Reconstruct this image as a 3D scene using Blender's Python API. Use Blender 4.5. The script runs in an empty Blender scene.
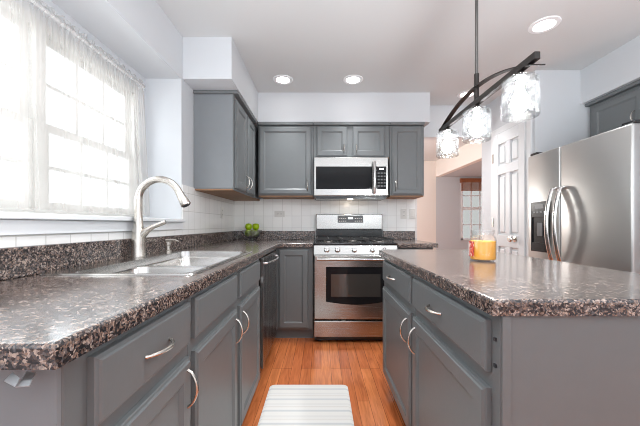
import bpy, bmesh, math, random
from mathutils import Vector, Matrix
random.seed(7)
scene = bpy.context.scene
COL = scene.collection
PI = math.pi

# ------------------------------------------------------------------ camera
cam_d = bpy.data.cameras.new('camera')
cam = bpy.data.objects.new('camera', cam_d)
COL.objects.link(cam)
H = 1.085
cam.location = (0, 0, H)
cam.rotation_euler = (PI/2, 0, 0)
cam_d.sensor_width = 36
cam_d.lens = 305/640*36
cam_d.shift_x = -1/640
cam_d.shift_y = 11.5/640
cam_d.clip_start = 0.02
scene.camera = cam

# ------------------------------------------------------------------ world, large lights, exposure
world = bpy.data.worlds.new('world')
scene.world = world
world.use_nodes = True
wbg = world.node_tree.nodes['Background']
wbg.inputs['Color'].default_value = (0.87, 0.945, 1.0, 1)
wbg.inputs['Strength'].default_value = 1.2

def area(name, loc, rot, sx, sy, power, col=(1, 1, 1)):
    d = bpy.data.lights.new(name, 'AREA')
    d.shape = 'RECTANGLE'; d.size = sx; d.size_y = sy; d.energy = power; d.color = col
    o = bpy.data.objects.new(name, d); COL.objects.link(o)
    o.location = loc; o.rotation_euler = rot
    return o
# daylight falling in through the sink window (sits outside the glass)
area('window_daylight', (-1.75, 1.3, 1.75), (0, -PI/2 + 0.25, 0), 1.2, 1.8, 18, (0.95, 0.975, 1))
# added fill behind the camera, aimed up to bounce off the ceiling
area('ceiling_bounce_fill', (0.6, -1.0, 0.93), (PI, 0, 0), 3.0, 2.2, 100, (0.87, 0.945, 1))
# unseen fill light added to brighten the dining room beyond the opening
def point(name, loc, power, col, r=0.08):
    d = bpy.data.lights.new(name, 'POINT'); d.energy = power; d.color = col; d.shadow_soft_size = r
    o = bpy.data.objects.new(name, d); COL.objects.link(o); o.location = loc
    return o
point('dining_fill_light', (0.6, 4.9, 1.5), 36, (1.0, 0.97, 0.93), 0.15)

vs = scene.view_settings
vs.view_transform = 'Standard'
vs.look = 'None'
vs.gamma = 1
vs.use_curve_mapping = False
vs.exposure = 0.85
scene.cycles.max_bounces = 10
scene.cycles.diffuse_bounces = 6
scene.cycles.transparent_max_bounces = 16
scene.cycles.use_denoising = True
scene.cycles.filter_width = 1.0
scene.cycles.sample_clamp_indirect = 6
scene.cycles.caustics_reflective = False
scene.cycles.caustics_refractive = False

# ------------------------------------------------------------------ materials
def srgb(r, g, b):
    f = lambda c: (c/255/12.92) if c/255 <= 0.04045 else ((c/255+0.055)/1.055)**2.4
    return (f(r), f(g), f(b), 1)

def mat(name, col, rough=0.5, metal=0.0, spec=0.5, noise=0.0, nscale=40, bump=0.0, bscale=200, coat=0.0):
    m = bpy.data.materials.new(name); m.use_nodes = True
    nt = m.node_tree; b = nt.nodes['Principled BSDF']
    b.inputs['Base Color'].default_value = col
    b.inputs['Roughness'].default_value = rough
    b.inputs['Metallic'].default_value = metal
    b.inputs['Specular IOR Level'].default_value = spec
    b.inputs['Coat Weight'].default_value = coat
    tc = nt.nodes.new('ShaderNodeTexCoord')
    if noise:
        n = nt.nodes.new('ShaderNodeTexNoise'); n.inputs['Scale'].default_value = nscale
        nt.links.new(tc.outputs['Object'], n.inputs['Vector'])
        mx = nt.nodes.new('ShaderNodeMix'); mx.data_type = 'RGBA'
        lo = tuple(c*(1-noise) for c in col[:3])+(1,); hi = tuple(min(1, c*(1+noise)) for c in col[:3])+(1,)
        mx.inputs[6].default_value = lo; mx.inputs[7].default_value = hi
        nt.links.new(n.outputs['Fac'], mx.inputs[0]); nt.links.new(mx.outputs[2], b.inputs['Base Color'])
    if bump:
        n2 = nt.nodes.new('ShaderNodeTexNoise'); n2.inputs['Scale'].default_value = bscale
        nt.links.new(tc.outputs['Object'], n2.inputs['Vector'])
        bp = nt.nodes.new('ShaderNodeBump'); bp.inputs['Strength'].default_value = bump; bp.inputs['Distance'].default_value = 0.002
        nt.links.new(n2.outputs['Fac'], bp.inputs['Height']); nt.links.new(bp.outputs['Normal'], b.inputs['Normal'])
    return m

M = {}
M['wall'] = mat('wall_paint', srgb(203, 205, 208), 0.7, bump=0.05, bscale=300)
M['cream'] = mat('cream_wall_paint', srgb(238, 230, 222), 0.75)
M['ceiling'] = mat('ceiling_paint', srgb(208, 209, 209), 0.85, bump=0.05, bscale=200)
M['trim'] = mat('white_trim_paint', srgb(236, 237, 238), 0.4)
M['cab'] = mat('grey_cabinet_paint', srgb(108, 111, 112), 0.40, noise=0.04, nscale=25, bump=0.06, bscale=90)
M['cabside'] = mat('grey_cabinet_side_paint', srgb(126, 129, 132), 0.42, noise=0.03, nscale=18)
M['wood_under'] = mat('wood_underside', srgb(150, 112, 82), 0.6, noise=0.2, nscale=12)
M['doorpaint'] = mat('door_paint', srgb(214, 215, 216), 0.45)
M['sash'] = mat('window_sash_paint', srgb(206, 204, 200), 0.5)
M['nickel'] = mat('brushed_nickel', (0.62, 0.58, 0.53, 1), 0.27, 1.0)
M['chrome'] = mat('satin_chrome', (0.72, 0.71, 0.70, 1), 0.2, 1.0)
M['black'] = mat('black_enamel', (0.012, 0.012, 0.013, 1), 0.22)
M['iron'] = mat('cast_iron', (0.018, 0.018, 0.018, 1), 0.55, bump=0.2, bscale=400)
M['darkgap'] = mat('dark_recess', (0.02, 0.02, 0.021, 1), 0.7)
M['glass_black'] = mat('black_oven_glass', (0.010, 0.010, 0.011, 1), 0.06, spec=0.12)
M['plastic_grey'] = mat('grey_plastic', (0.10, 0.10, 0.105, 1), 0.35)
M['plastic_white'] = mat('white_plastic', srgb(222, 220, 215), 0.4)
M['bronze'] = mat('dark_bronze', (0.035, 0.030, 0.028, 1), 0.38, 0.7)
M['rodmetal'] = mat('pendant_rod_metal', (0.12, 0.115, 0.11, 1), 0.35, 0.8)
M['blind'] = mat('wood_blind', srgb(150, 88, 52), 0.5, noise=0.3, nscale=30)
M['apple'] = mat('green_apple', srgb(158, 190, 18), 0.28, noise=0.25, nscale=30)
M['stem'] = mat('apple_stem', srgb(80, 55, 30), 0.7)
M['toe'] = mat('dark_toe_kick', srgb(58, 58, 60), 0.6)
M['bracket'] = mat('pale_metal', (0.5, 0.51, 0.52, 1), 0.3, 0.5)
M['wick'] = mat('candle_wick', srgb(60, 50, 45), 0.8)

def steel(name, base=(0.60, 0.595, 0.585, 1), rough=0.27, axis='z'):
    m = bpy.data.materials.new(name); m.use_nodes = True
    nt = m.node_tree; b = nt.nodes['Principled BSDF']
    b.inputs['Metallic'].default_value = 1.0
    b.inputs['Base Color'].default_value = base
    tc = nt.nodes.new('ShaderNodeTexCoord'); mp = nt.nodes.new('ShaderNodeMapping')
    mp.inputs['Scale'].default_value = (3, 3, 500) if axis == 'z' else (500, 500, 3)
    n = nt.nodes.new('ShaderNodeTexNoise'); n.inputs['Scale'].default_value = 1.0
    nt.links.new(tc.outputs['Object'], mp.inputs['Vector']); nt.links.new(mp.outputs['Vector'], n.inputs['Vector'])
    mr = nt.nodes.new('ShaderNodeMapRange'); mr.inputs['To Min'].default_value = rough-0.05; mr.inputs['To Max'].default_value = rough+0.06
    nt.links.new(n.outputs['Fac'], mr.inputs['Value']); nt.links.new(mr.outputs['Result'], b.inputs['Roughness'])
    bp = nt.nodes.new('ShaderNodeBump'); bp.inputs['Strength'].default_value = 0.012; bp.inputs['Distance'].default_value = 0.001
    nt.links.new(n.outputs['Fac'], bp.inputs['Height']); nt.links.new(bp.outputs['Normal'], b.inputs['Normal'])
    return m
M['steel'] = steel('stainless_steel', (0.41, 0.40, 0.385, 1), 0.25)
M['steel_fridge'] = steel('stainless_fridge', (0.48, 0.475, 0.465, 1), 0.40)
M['steel_dark'] = steel('dark_stainless', (0.20, 0.195, 0.19, 1), 0.26, 'x')
M['sink'] = steel('sink_steel', (0.55, 0.535, 0.515, 1), 0.2)

def granite():
    m = bpy.data.materials.new('speckled_laminate'); m.use_nodes = True
    nt = m.node_tree; b = nt.nodes['Principled BSDF']
    tc = nt.nodes.new('ShaderNodeNewGeometry')
    n0 = nt.nodes.new('ShaderNodeTexNoise'); n0.inputs['Scale'].default_value = 70; n0.inputs['Detail'].default_value = 3
    nt.links.new(tc.outputs['Position'], n0.inputs['Vector'])
    add = nt.nodes.new('ShaderNodeMix'); add.data_type = 'VECTOR'
    add.inputs[0].default_value = 0.014
    nt.links.new(tc.outputs['Position'], add.inputs[4]); nt.links.new(n0.outputs['Color'], add.inputs[5])
    v = nt.nodes.new('ShaderNodeTexVoronoi'); v.inputs['Scale'].default_value = 230
    nt.links.new(add.outputs[1], v.inputs['Vector'])
    sep = nt.nodes.new('ShaderNodeSeparateColor'); nt.links.new(v.outputs['Color'], sep.inputs['Color'])
    n1 = nt.nodes.new('ShaderNodeTexNoise'); n1.inputs['Scale'].default_value = 52; n1.inputs['Detail'].default_value = 4
    nt.links.new(tc.outputs['Position'], n1.inputs['Vector'])
    mth = nt.nodes.new('ShaderNodeMath'); mth.operation = 'MULTIPLY_ADD'; mth.inputs[1].default_value = 0.48
    nt.links.new(sep.outputs['Red'], mth.inputs[0])
    m2 = nt.nodes.new('ShaderNodeMath'); m2.operation = 'MULTIPLY'; m2.inputs[1].default_value = 0.56
    nt.links.new(n1.outputs['Fac'], m2.inputs[0]); nt.links.new(m2.outputs[0], mth.inputs[2])
    cr = nt.nodes.new('ShaderNodeValToRGB'); cr.color_ramp.interpolation = 'LINEAR'
    stops = [(0.34, srgb(32, 31, 34)), (0.44, srgb(54, 49, 50)), (0.50, srgb(92, 76, 68)), (0.55, srgb(88, 85, 87)),
             (0.61, srgb(142, 115, 99)), (0.66, srgb(82, 78, 80)), (0.74, srgb(182, 162, 148)), (0.84, srgb(134, 128, 127))]
    el = cr.color_ramp.elements
    el[0].position, el[0].color = stops[0]; el[1].position, el[1].color = stops[-1]
    for p, c in stops[1:-1]:
        e = el.new(p); e.color = c
    nt.links.new(mth.outputs[0], cr.inputs['Fac']); nt.links.new(cr.outputs['Color'], b.inputs['Base Color'])
    b.inputs['Roughness'].default_value = 0.22
    b.inputs['Specular IOR Level'].default_value = 0.6
    b.inputs['Coat Weight'].default_value = 0.5; b.inputs['Coat Roughness'].default_value = 0.14
    nb = nt.nodes.new('ShaderNodeTexNoise'); nb.inputs['Scale'].default_value = 180
    nt.links.new(tc.outputs['Position'], nb.inputs['Vector'])
    bp = nt.nodes.new('ShaderNodeBump'); bp.inputs['Strength'].default_value = 0.008; bp.inputs['Distance'].default_value = 0.001
    nt.links.new(nb.outputs['Fac'], bp.inputs['Height']); nt.links.new(bp.outputs['Normal'], b.inputs['Normal'])
    nt.links.new(bp.outputs['Normal'], b.inputs['Coat Normal'])
    return m
M['granite'] = granite()

def floor_mat():
    m = bpy.data.materials.new('oak_floor'); m.use_nodes = True
    nt = m.node_tree; b = nt.nodes['Principled BSDF']
    g = nt.nodes.new('ShaderNodeNewGeometry'); s = nt.nodes.new('ShaderNodeSeparateXYZ'); nt.links.new(g.outputs['Position'], s.inputs[0])
    c = nt.nodes.new('ShaderNodeCombineXYZ'); nt.links.new(s.outputs['Y'], c.inputs['X']); nt.links.new(s.outputs['X'], c.inputs['Y'])
    br = nt.nodes.new('ShaderNodeTexBrick'); br.offset = 0.37; br.offset_frequency = 3
    br.inputs['Scale'].default_value = 1; br.inputs['Brick Width'].default_value = 1.15; br.inputs['Row Height'].default_value = 0.074
    br.inputs['Mortar Size'].default_value = 0.0012; br.inputs['Mortar Smooth'].default_value = 0.3; br.inputs['Bias'].default_value = 0
    br.inputs['Color1'].default_value = srgb(216, 130, 78); br.inputs['Color2'].default_value = srgb(188, 102, 58); br.inputs['Mortar'].default_value = srgb(92, 48, 27)
    nt.links.new(c.outputs[0], br.inputs['Vector'])
    mp = nt.nodes.new('ShaderNodeMapping'); mp.inputs['Scale'].default_value = (3.5, 42, 1)
    nt.links.new(c.outputs[0], mp.inputs['Vector'])
    n = nt.nodes.new('ShaderNodeTexNoise'); n.inputs['Scale'].default_value = 1.0; n.inputs['Detail'].default_value = 5; n.inputs['Distortion'].default_value = 1.2
    nt.links.new(mp.outputs[0], n.inputs['Vector'])
    cr = nt.nodes.new('ShaderNodeValToRGB'); cr.color_ramp.elements[0].position = 0.3; cr.color_ramp.elements[0].color = (0.70, 0.64, 0.60, 1)
    cr.color_ramp.elements[1].position = 0.65; cr.color_ramp.elements[1].color = (1.08, 1.08, 1.08, 1)
    nt.links.new(n.outputs['Fac'], cr.inputs['Fac'])
    mx = nt.nodes.new('ShaderNodeMix'); mx.data_type = 'RGBA'; mx.blend_type = 'MULTIPLY'; mx.inputs[0].default_value = 1
    nt.links.new(br.outputs['Color'], mx.inputs[6]); nt.links.new(cr.outputs['Color'], mx.inputs[7])
    nt.links.new(mx.outputs[2], b.inputs['Base Color'])
    b.inputs['Roughness'].default_value = 0.2
    bp = nt.nodes.new('ShaderNodeBump'); bp.inputs['Strength'].default_value = 0.25; bp.inputs['Distance'].default_value = 0.001; bp.invert = True
    nt.links.new(br.outputs['Fac'], bp.inputs['Height']); nt.links.new(bp.outputs['Normal'], b.inputs['Normal'])
    return m
M['floor'] = floor_mat()

def tile_mat():
    m = bpy.data.materials.new('white_wall_tile'); m.use_nodes = True
    nt = m.node_tree; b = nt.nodes['Principled BSDF']
    g = nt.nodes.new('ShaderNodeNewGeometry'); s = nt.nodes.new('ShaderNodeSeparateXYZ'); nt.links.new(g.outputs['Position'], s.inputs[0])
    a = nt.nodes.new('ShaderNodeMath'); a.operation = 'ADD'; nt.links.new(s.outputs['X'], a.inputs[0]); nt.links.new(s.outputs['Y'], a.inputs[1])
    z = nt.nodes.new('ShaderNodeMath'); z.operation = 'ADD'; z.inputs[1].default_value = -1.047+1.08; nt.links.new(s.outputs['Z'], z.inputs[0])
    c = nt.nodes.new('ShaderNodeCombineXYZ'); nt.links.new(a.outputs[0], c.inputs['X']); nt.links.new(z.outputs[0], c.inputs['Y'])
    br = nt.nodes.new('ShaderNodeTexBrick'); br.offset = 0.0
    br.inputs['Scale'].default_value = 1; br.inputs['Brick Width'].default_value = 0.108; br.inputs['Row Height'].default_value = 0.108*1.25
    br.inputs['Mortar Size'].default_value = 0.0022; br.inputs['Mortar Smooth'].default_value = 0.2
    br.inputs['Color1'].default_value = srgb(247, 246, 243); br.inputs['Color2'].default_value = srgb(242, 241, 239); br.inputs['Mortar'].default_value = srgb(218, 216, 212)
    nt.links.new(c.outputs[0], br.inputs['Vector']); nt.links.new(br.outputs['Color'], b.inputs['Base Color'])
    b.inputs['Roughness'].default_value = 0.22
    bp = nt.nodes.new('ShaderNodeBump'); bp.invert = True; bp.inputs['Strength'].default_value = 0.4; bp.inputs['Distance'].default_value = 0.002
    nt.links.new(br.outputs['Fac'], bp.inputs['Height']); nt.links.new(bp.outputs['Normal'], b.inputs['Normal'])
    return m
M['tile'] = tile_mat()

def mat_stripes():
    m = bpy.data.materials.new('striped_mat'); m.use_nodes = True
    nt = m.node_tree; b = nt.nodes['Principled BSDF']
    g = nt.nodes.new('ShaderNodeNewGeometry'); s = nt.nodes.new('ShaderNodeSeparateXYZ'); nt.links.new(g.outputs['Position'], s.inputs[0])
    w = nt.nodes.new('ShaderNodeMath'); w.operation = 'MULTIPLY'; w.inputs[1].default_value = 1/0.115; nt.links.new(s.outputs['Y'], w.inputs[0])
    f = nt.nodes.new('ShaderNodeMath'); f.operation = 'FRACT'; nt.links.new(w.outputs[0], f.inputs[0])
    cr = nt.nodes.new('ShaderNodeValToRGB'); cr.color_ramp.interpolation = 'LINEAR'
    el = cr.color_ramp.elements
    el[0].position = 0.0; el[0].color = srgb(232, 229, 224); el[1].position = 1.0; el[1].color = srgb(232, 229, 224)
    for p, c in ((0.10, (234, 231, 226)), (0.18, (208, 208, 208)), (0.26, (206, 206, 206)), (0.32, (234, 231, 227)), (0.5, (232, 229, 224)), (0.56, (218, 213, 206)), (0.62, (234, 231, 227)), (0.80, (222, 219, 215)), (0.88, (233, 230, 225))):
        e = el.new(p); e.color = srgb(*c)
    nt.links.new(f.outputs[0], cr.inputs['Fac']); nt.links.new(cr.outputs['Color'], b.inputs['Base Color'])
    b.inputs['Roughness'].default_value = 0.7
    return m
M['mat'] = mat_stripes()

def glassy(name, tint=(1, 1, 1, 1), gloss=0.12, pattern=False, rough=0.05):
    m = bpy.data.materials.new(name); m.use_nodes = True
    nt = m.node_tree; nt.nodes.clear()
    out = nt.nodes.new('ShaderNodeOutputMaterial')
    tr = nt.nodes.new('ShaderNodeBsdfTransparent'); tr.inputs['Color'].default_value = tint
    gl = nt.nodes.new('ShaderNodeBsdfGlossy'); gl.inputs['Roughness'].default_value = rough
    fr = nt.nodes.new('ShaderNodeLayerWeight'); fr.inputs['Blend'].default_value = 0.5
    pw = nt.nodes.new('ShaderNodeMath'); pw.operation = 'POWER'; pw.inputs[1].default_value = 5
    nt.links.new(fr.outputs['Facing'], pw.inputs[0])
    ad = nt.nodes.new('ShaderNodeMath'); ad.operation = 'MULTIPLY_ADD'; ad.inputs[1].default_value = 0.15 if pattern else 0.6; ad.inputs[2].default_value = gloss; ad.use_clamp = True
    nt.links.new(pw.outputs[0], ad.inputs[0])
    mx = nt.nodes.new('ShaderNodeMixShader'); nt.links.new(ad.outputs[0], mx.inputs[0]); nt.links.new(tr.outputs[0], mx.inputs[1]); nt.links.new(gl.outputs[0], mx.inputs[2])
    last = mx
    if pattern:
        tc = nt.nodes.new('ShaderNodeTexCoord')
        n = nt.nodes.new('ShaderNodeTexNoise'); n.inputs['Scale'].default_value = 60
        nt.links.new(tc.outputs['Object'], n.inputs['Vector'])
        v = nt.nodes.new('ShaderNodeTexVoronoi'); v.feature = 'DISTANCE_TO_EDGE'; v.inputs['Scale'].default_value = 52
        ad2 = nt.nodes.new('ShaderNodeMix'); ad2.data_type = 'VECTOR'; ad2.inputs[0].default_value = 0.03
        nt.links.new(tc.outputs['Object'], ad2.inputs[4]); nt.links.new(n.outputs['Color'], ad2.inputs[5]); nt.links.new(ad2.outputs[1], v.inputs['Vector'])
        cr = nt.nodes.new('ShaderNodeValToRGB'); cr.color_ramp.elements[0].position = 0.02; cr.color_ramp.elements[0].color = (0.70, 0.71, 0.71, 1)
        cr.color_ramp.elements[1].position = 0.22; cr.color_ramp.elements[1].color = (0.97, 0.97, 0.97, 1)
        nt.links.new(v.outputs['Distance'], cr.inputs['Fac']); nt.links.new(cr.outputs['Color'], tr.inputs['Color'])
        df = nt.nodes.new('ShaderNodeBsdfTranslucent'); df.inputs['Color'].default_value = (0.9, 0.91, 0.92, 1)
        vv = nt.nodes.new('ShaderNodeTexVoronoi'); vv.inputs['Scale'].default_value = 52; nt.links.new(ad2.outputs[1], vv.inputs['Vector'])
        sc_ = nt.nodes.new('ShaderNodeSeparateColor'); nt.links.new(vv.outputs['Color'], sc_.inputs[0])
        hz = nt.nodes.new('ShaderNodeMapRange'); hz.inputs['To Min'].default_value = 0.0; hz.inputs['To Max'].default_value = 0.016
        nt.links.new(sc_.outputs[0], hz.inputs['Value'])
        m4 = nt.nodes.new('ShaderNodeMixShader'); nt.links.new(hz.outputs['Result'], m4.inputs[0])
        nt.links.new(mx.outputs[0], m4.inputs[1]); nt.links.new(df.outputs[0], m4.inputs[2])
        last = m4
        bp = nt.nodes.new('ShaderNodeBump'); bp.inputs['Strength'].default_value = 0.7; bp.inputs['Distance'].default_value = 0.004
        nt.links.new(v.outputs['Distance'], bp.inputs['Height'])
        for k in (gl, df, fr): nt.links.new(bp.outputs['Normal'], k.inputs['Normal'])
    nt.links.new(last.outputs[0], out.inputs['Surface'])
    return m
M['pane'] = glassy('window_glass', (0.97, 0.98, 0.98, 1), 0.0)
M['screen'] = glassy('dimming_screen', (0.56, 0.54, 0.52, 1), 0.0)
M['jar'] = glassy('jar_glass', (0.985, 0.985, 0.985, 1), 0.05)
M['bowl'] = glassy('bowl_glass', (0.86, 0.88, 0.88, 1), 0.36, pattern=False, rough=0.15)
M['shade'] = glassy('crackle_glass', (0.96, 0.97, 0.97, 1), 0.012, True)

def emit(name, col, s):
    m = bpy.data.materials.new(name); m.use_nodes = True
    nt = m.node_tree; b = nt.nodes['Principled BSDF']
    b.inputs['Base Color'].default_value = (0.8, 0.8, 0.8, 1)
    b.inputs['Emission Color'].default_value = col; b.inputs['Emission Strength'].default_value = s
    return m
M['bulb'] = emit('bulb_glow', (0.96, 0.98, 1.0, 1), 110)
M['lens'] = emit('downlight_lens', (1, 0.97, 0.93, 1), 9)
M['clock'] = emit('clock_display', (0.75, 0.9, 1, 1), 0.9)

def sheer():
    m = bpy.data.materials.new('sheer_curtain'); m.use_nodes = True
    nt = m.node_tree; nt.nodes.clear()
    out = nt.nodes.new('ShaderNodeOutputMaterial')
    tr = nt.nodes.new('ShaderNodeBsdfTransparent')
    tl = nt.nodes.new('ShaderNodeBsdfTranslucent'); tl.inputs['Color'].default_value = (0.52, 0.49, 0.46, 1)
    df = nt.nodes.new('ShaderNodeBsdfDiffuse'); df.inputs['Color'].default_value = (0.7, 0.68, 0.65, 1)
    lw = nt.nodes.new('ShaderNodeLayerWeight'); lw.inputs['Blend'].default_value = 0.25
    mr = nt.nodes.new('ShaderNodeMapRange'); mr.inputs['To Min'].default_value = 0.34; mr.inputs['To Max'].default_value = 0.75
    nt.links.new(lw.outputs['Facing'], mr.inputs['Value'])
    a = nt.nodes.new('ShaderNodeMixShader'); a.inputs[0].default_value = 0.4
    nt.links.new(tl.outputs[0], a.inputs[1]); nt.links.new(df.outputs[0], a.inputs[2])
    b = nt.nodes.new('ShaderNodeMixShader'); nt.links.new(mr.outputs[0], b.inputs[0])
    nt.links.new(tr.outputs[0], b.inputs[1]); nt.links.new(a.outputs[0], b.inputs[2])
    nt.links.new(b.outputs[0], out.inputs['Surface'])
    return m
M['sheer'] = sheer()

def wax():
    m = mat('orange_wax', srgb(250, 176, 58), 0.45)
    return m
M['wax'] = wax()

def label_mat():
    m = bpy.data.materials.new('candle_label'); m.use_nodes = True
    nt = m.node_tree; b = nt.nodes['Principled BSDF']
    tc = nt.nodes.new('ShaderNodeTexCoord')
    n = nt.nodes.new('ShaderNodeTexVoronoi'); n.inputs['Scale'].default_value = 130
    nt.links.new(tc.outputs['Object'], n.inputs['Vector'])
    sp = nt.nodes.new('ShaderNodeSeparateColor'); nt.links.new(n.outputs['Color'], sp.inputs[0])
    cr = nt.nodes.new('ShaderNodeValToRGB'); cr.color_ramp.interpolation = 'CONSTANT'
    el = cr.color_ramp.elements
    el[0].position = 0; el[0].color = srgb(206, 62, 50); el[1].position = 0.8; el[1].color = srgb(240, 200, 190)
    for p, c in ((0.4, (228, 120, 96)), (0.6, (150, 40, 60))):
        e = el.new(p); e.color = srgb(*c)
    nt.links.new(sp.outputs[0], cr.inputs['Fac']); nt.links.new(cr.outputs['Color'], b.inputs['Base Color'])
    b.inputs['Roughness'].default_value = 0.5
    return m
M['label'] = label_mat()
M['paper'] = mat('white_label_paper', srgb(238, 234, 228), 0.6)

# ------------------------------------------------------------------ mesh helpers
def box(bm, x0, x1, y0, y1, z0, z1, bev=0.0, seg=2):
    vs_ = [bm.verts.new(p) for p in ((x0,y0,z0),(x1,y0,z0),(x1,y1,z0),(x0,y1,z0),(x0,y0,z1),(x1,y0,z1),(x1,y1,z1),(x0,y1,z1))]
    fs = [bm.faces.new([vs_[i] for i in f]) for f in ((3,2,1,0),(4,5,6,7),(0,1,5,4),(1,2,6,5),(2,3,7,6),(3,0,4,7))]
    if bev:
        es = set(e for f in fs for e in f.edges)
        bmesh.ops.bevel(bm, geom=list(es), offset=bev, segments=seg, affect='EDGES', profile=0.5)
    return bm

def B(*a, **k):
    return box(bmesh.new(), *a, **k)

def tube(bm, pts, radii, n=10, sx=1.0, sy=1.0, up=Vector((0, 0, 1)), cap=True):
    pts = [Vector(p) for p in pts]
    if not hasattr(radii, '__len__'): radii = [radii]*len(pts)
    T = []
    for i in range(len(pts)):
        a = pts[max(0, i-1)]; b = pts[min(len(pts)-1, i+1)]
        T.append((b-a).normalized())
    u = up - T[0]*up.dot(T[0])
    if u.length < 1e-3:
        u = Vector((1, 0, 0)) - T[0]*T[0].x
    u.normalize()
    rings = []
    for i, p in enumerate(pts):
        u = (u - T[i]*u.dot(T[i])).normalized(); v = T[i].cross(u)
        rings.append([bm.verts.new(p + (u*math.cos(2*PI*k/n)*sx + v*math.sin(2*PI*k/n)*sy)*radii[i]) for k in range(n)])
    for a, b in zip(rings, rings[1:]):
        for k in range(n):
            bm.faces.new((a[k], a[(k+1) % n], b[(k+1) % n], b[k]))
    if cap:
        bm.faces.new(rings[0][::-1]); bm.faces.new(rings[-1])
    return bm

def lathe(bm, prof, c=(0, 0, 0), axis=(0, 0, 1), n=28):
    ax = Vector(axis).normalized(); q = Vector((0, 0, 1)).rotation_difference(ax); c = Vector(c)
    rings = []
    for r, z in prof:
        if r < 1e-6:
            rings.append([bm.verts.new(c + q @ Vector((0, 0, z)))])
        else:
            rings.append([bm.verts.new(c + q @ Vector((r*math.cos(2*PI*k/n), r*math.sin(2*PI*k/n), z))) for k in range(n)])
    for a, b in zip(rings, rings[1:]):
        for k in range(n):
            k2 = (k+1) % n
            if len(a) == 1 and len(b) == 1: continue
            if len(a) == 1: bm.faces.new((a[0], b[k2], b[k]))
            elif len(b) == 1: bm.faces.new((a[k], a[k2], b[0]))
            else: bm.faces.new((a[k], a[k2], b[k2], b[k]))
    bmesh.ops.recalc_face_normals(bm, faces=bm.faces)
    return bm

def prism(bm, polys, z0, z1, bev=0.0, front=None, seg=3):
    """2D polygons sharing edges -> one solid; the top edges for which front(p, q) holds are rounded."""
    vd = {}
    def v(p):
        k = (round(p[0], 4), round(p[1], 4))
        if k not in vd: vd[k] = bm.verts.new((p[0], p[1], z0))
        return vd[k]
    fs = [bm.faces.new([v(p) for p in poly]) for poly in polys]
    r = bmesh.ops.extrude_face_region(bm, geom=fs)
    for g in r['geom']:
        if isinstance(g, bmesh.types.BMVert): g.co.z = z1
    bmesh.ops.recalc_face_normals(bm, faces=bm.faces)
    if bev and front:
        es = []
        for e in bm.edges:
            a, b = e.verts[0].co, e.verts[1].co
            if abs(a.z-b.z) > 1e-5 or len(e.link_faces) != 2 or a.z < (z0+z1)/2: continue
            n1, n2 = e.link_faces[0].normal, e.link_faces[1].normal
            if abs(n1.dot(n2)) > 0.5: continue
            if front(a, b): es.append(e)
        bmesh.ops.bevel(bm, geom=es, offset=bev, segments=seg, affect='EDGES', profile=0.5)
    return bm

LOC = {}
def link(name, data):
    o = bpy.data.objects.new(name, data); COL.objects.link(o); return o

def obj(name, bm, m, parent=None, smooth=False, label=None):
    if not isinstance(m, (list, tuple)): m = [m]
    xs = [v.co for v in bm.verts]
    lo = Vector((min(c.x for c in xs), min(c.y for c in xs), min(c.z for c in xs)))
    hi = Vector((max(c.x for c in xs), max(c.y for c in xs), max(c.z for c in xs)))
    c = Vector(((lo.x+hi.x)/2, (lo.y+hi.y)/2, lo.z))
    for v in bm.verts: v.co -= c
    me = bpy.data.meshes.new(name)
    bm.to_mesh(me); bm.free()
    for k in m: me.materials.append(M[k] if isinstance(k, str) else k)
    if smooth:
        for p in me.polygons: p.use_smooth = True
        try: me.set_sharp_from_angle(angle=math.radians(38))
        except Exception: pass
    o = link(name, me)
    LOC[o.name] = c
    if parent:
        o.parent = parent; o.location = c - LOC[parent.name]
    else:
        o.location = c
    if label: o['label'] = label
    return o

def thing(name, label, cat, loc, group=None):
    o = link(name, None); o.location = loc; LOC[o.name] = Vector(loc)
    o.empty_display_size = 0.05
    return tag(o, label, cat, group)

def tag(o, label, cat, group=None, kind=None):
    o['label'] = label; o['category'] = cat
    if group: o['group'] = group
    if kind: o['kind'] = kind
    return o

def struct(name, bm, m, parent=None, smooth=False):
    o = obj(name, bm, m, parent, smooth)
    if not parent: o['kind'] = 'structure'
    return o

def place(bm, loc, rz):
    bmesh.ops.transform(bm, matrix=Matrix.Translation(loc) @ Matrix.Rotation(rz, 4, 'Z'), verts=bm.verts)
    return bm

def panel_front(w, h, t=0.02, stile=0.055, rec=0.007, bev=0.006, slab=False):
    """door or drawer front: x centred, z from 0, back at y=0, face at y=-t (looks to -Y)."""
    bm = bmesh.new()
    def ring(i, y, iz=None):
        iz = i if iz is None else iz
        return [bm.verts.new(p) for p in ((-w/2+i, y, iz), (w/2-i, y, iz), (w/2-i, y, h-iz), (-w/2+i, y, h-iz))]
    edge = [ring(0, 0), ring(0, -t+0.0075), ring(0.0015, -t+0.006), ring(0.0075, -t+0.0045), ring(0.0095, -t+0.001), ring(0.0105, -t)]
    if slab: rings = edge
    else: rings = edge + [ring(stile-0.001, -t), ring(stile, -t+0.001), ring(stile+0.012, -t+rec+0.002), ring(stile+0.013, -t+rec+0.002)]
    for a, b in zip(rings, rings[1:]):
        for k in range(4): bm.faces.new((a[k], a[(k+1) % 4], b[(k+1) % 4], b[k]))
    bm.faces.new(rings[-1]); bm.faces.new(rings[0][::-1])
    bmesh.ops.recalc_face_normals(bm, faces=bm.faces)
    return bm

def pull(p0, p1, out, bulge=0.028, r=0.0040):
    """bowed cabinet pull between two feet."""
    p0, p1, out = Vector(p0), Vector(p1), Vector(out)
    pts, rad = [], []
    for i in range(15):
        t = i/14; s = math.sin(PI*t)**0.62
        pts.append(p0.lerp(p1, t) + out*bulge*s)
        rad.append(r*(1.25 - 0.35*abs(2*t-1)**2 + 0.35*(abs(2*t-1) > 0.93)))
    return tube(bmesh.new(), pts, rad, 8)

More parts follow.
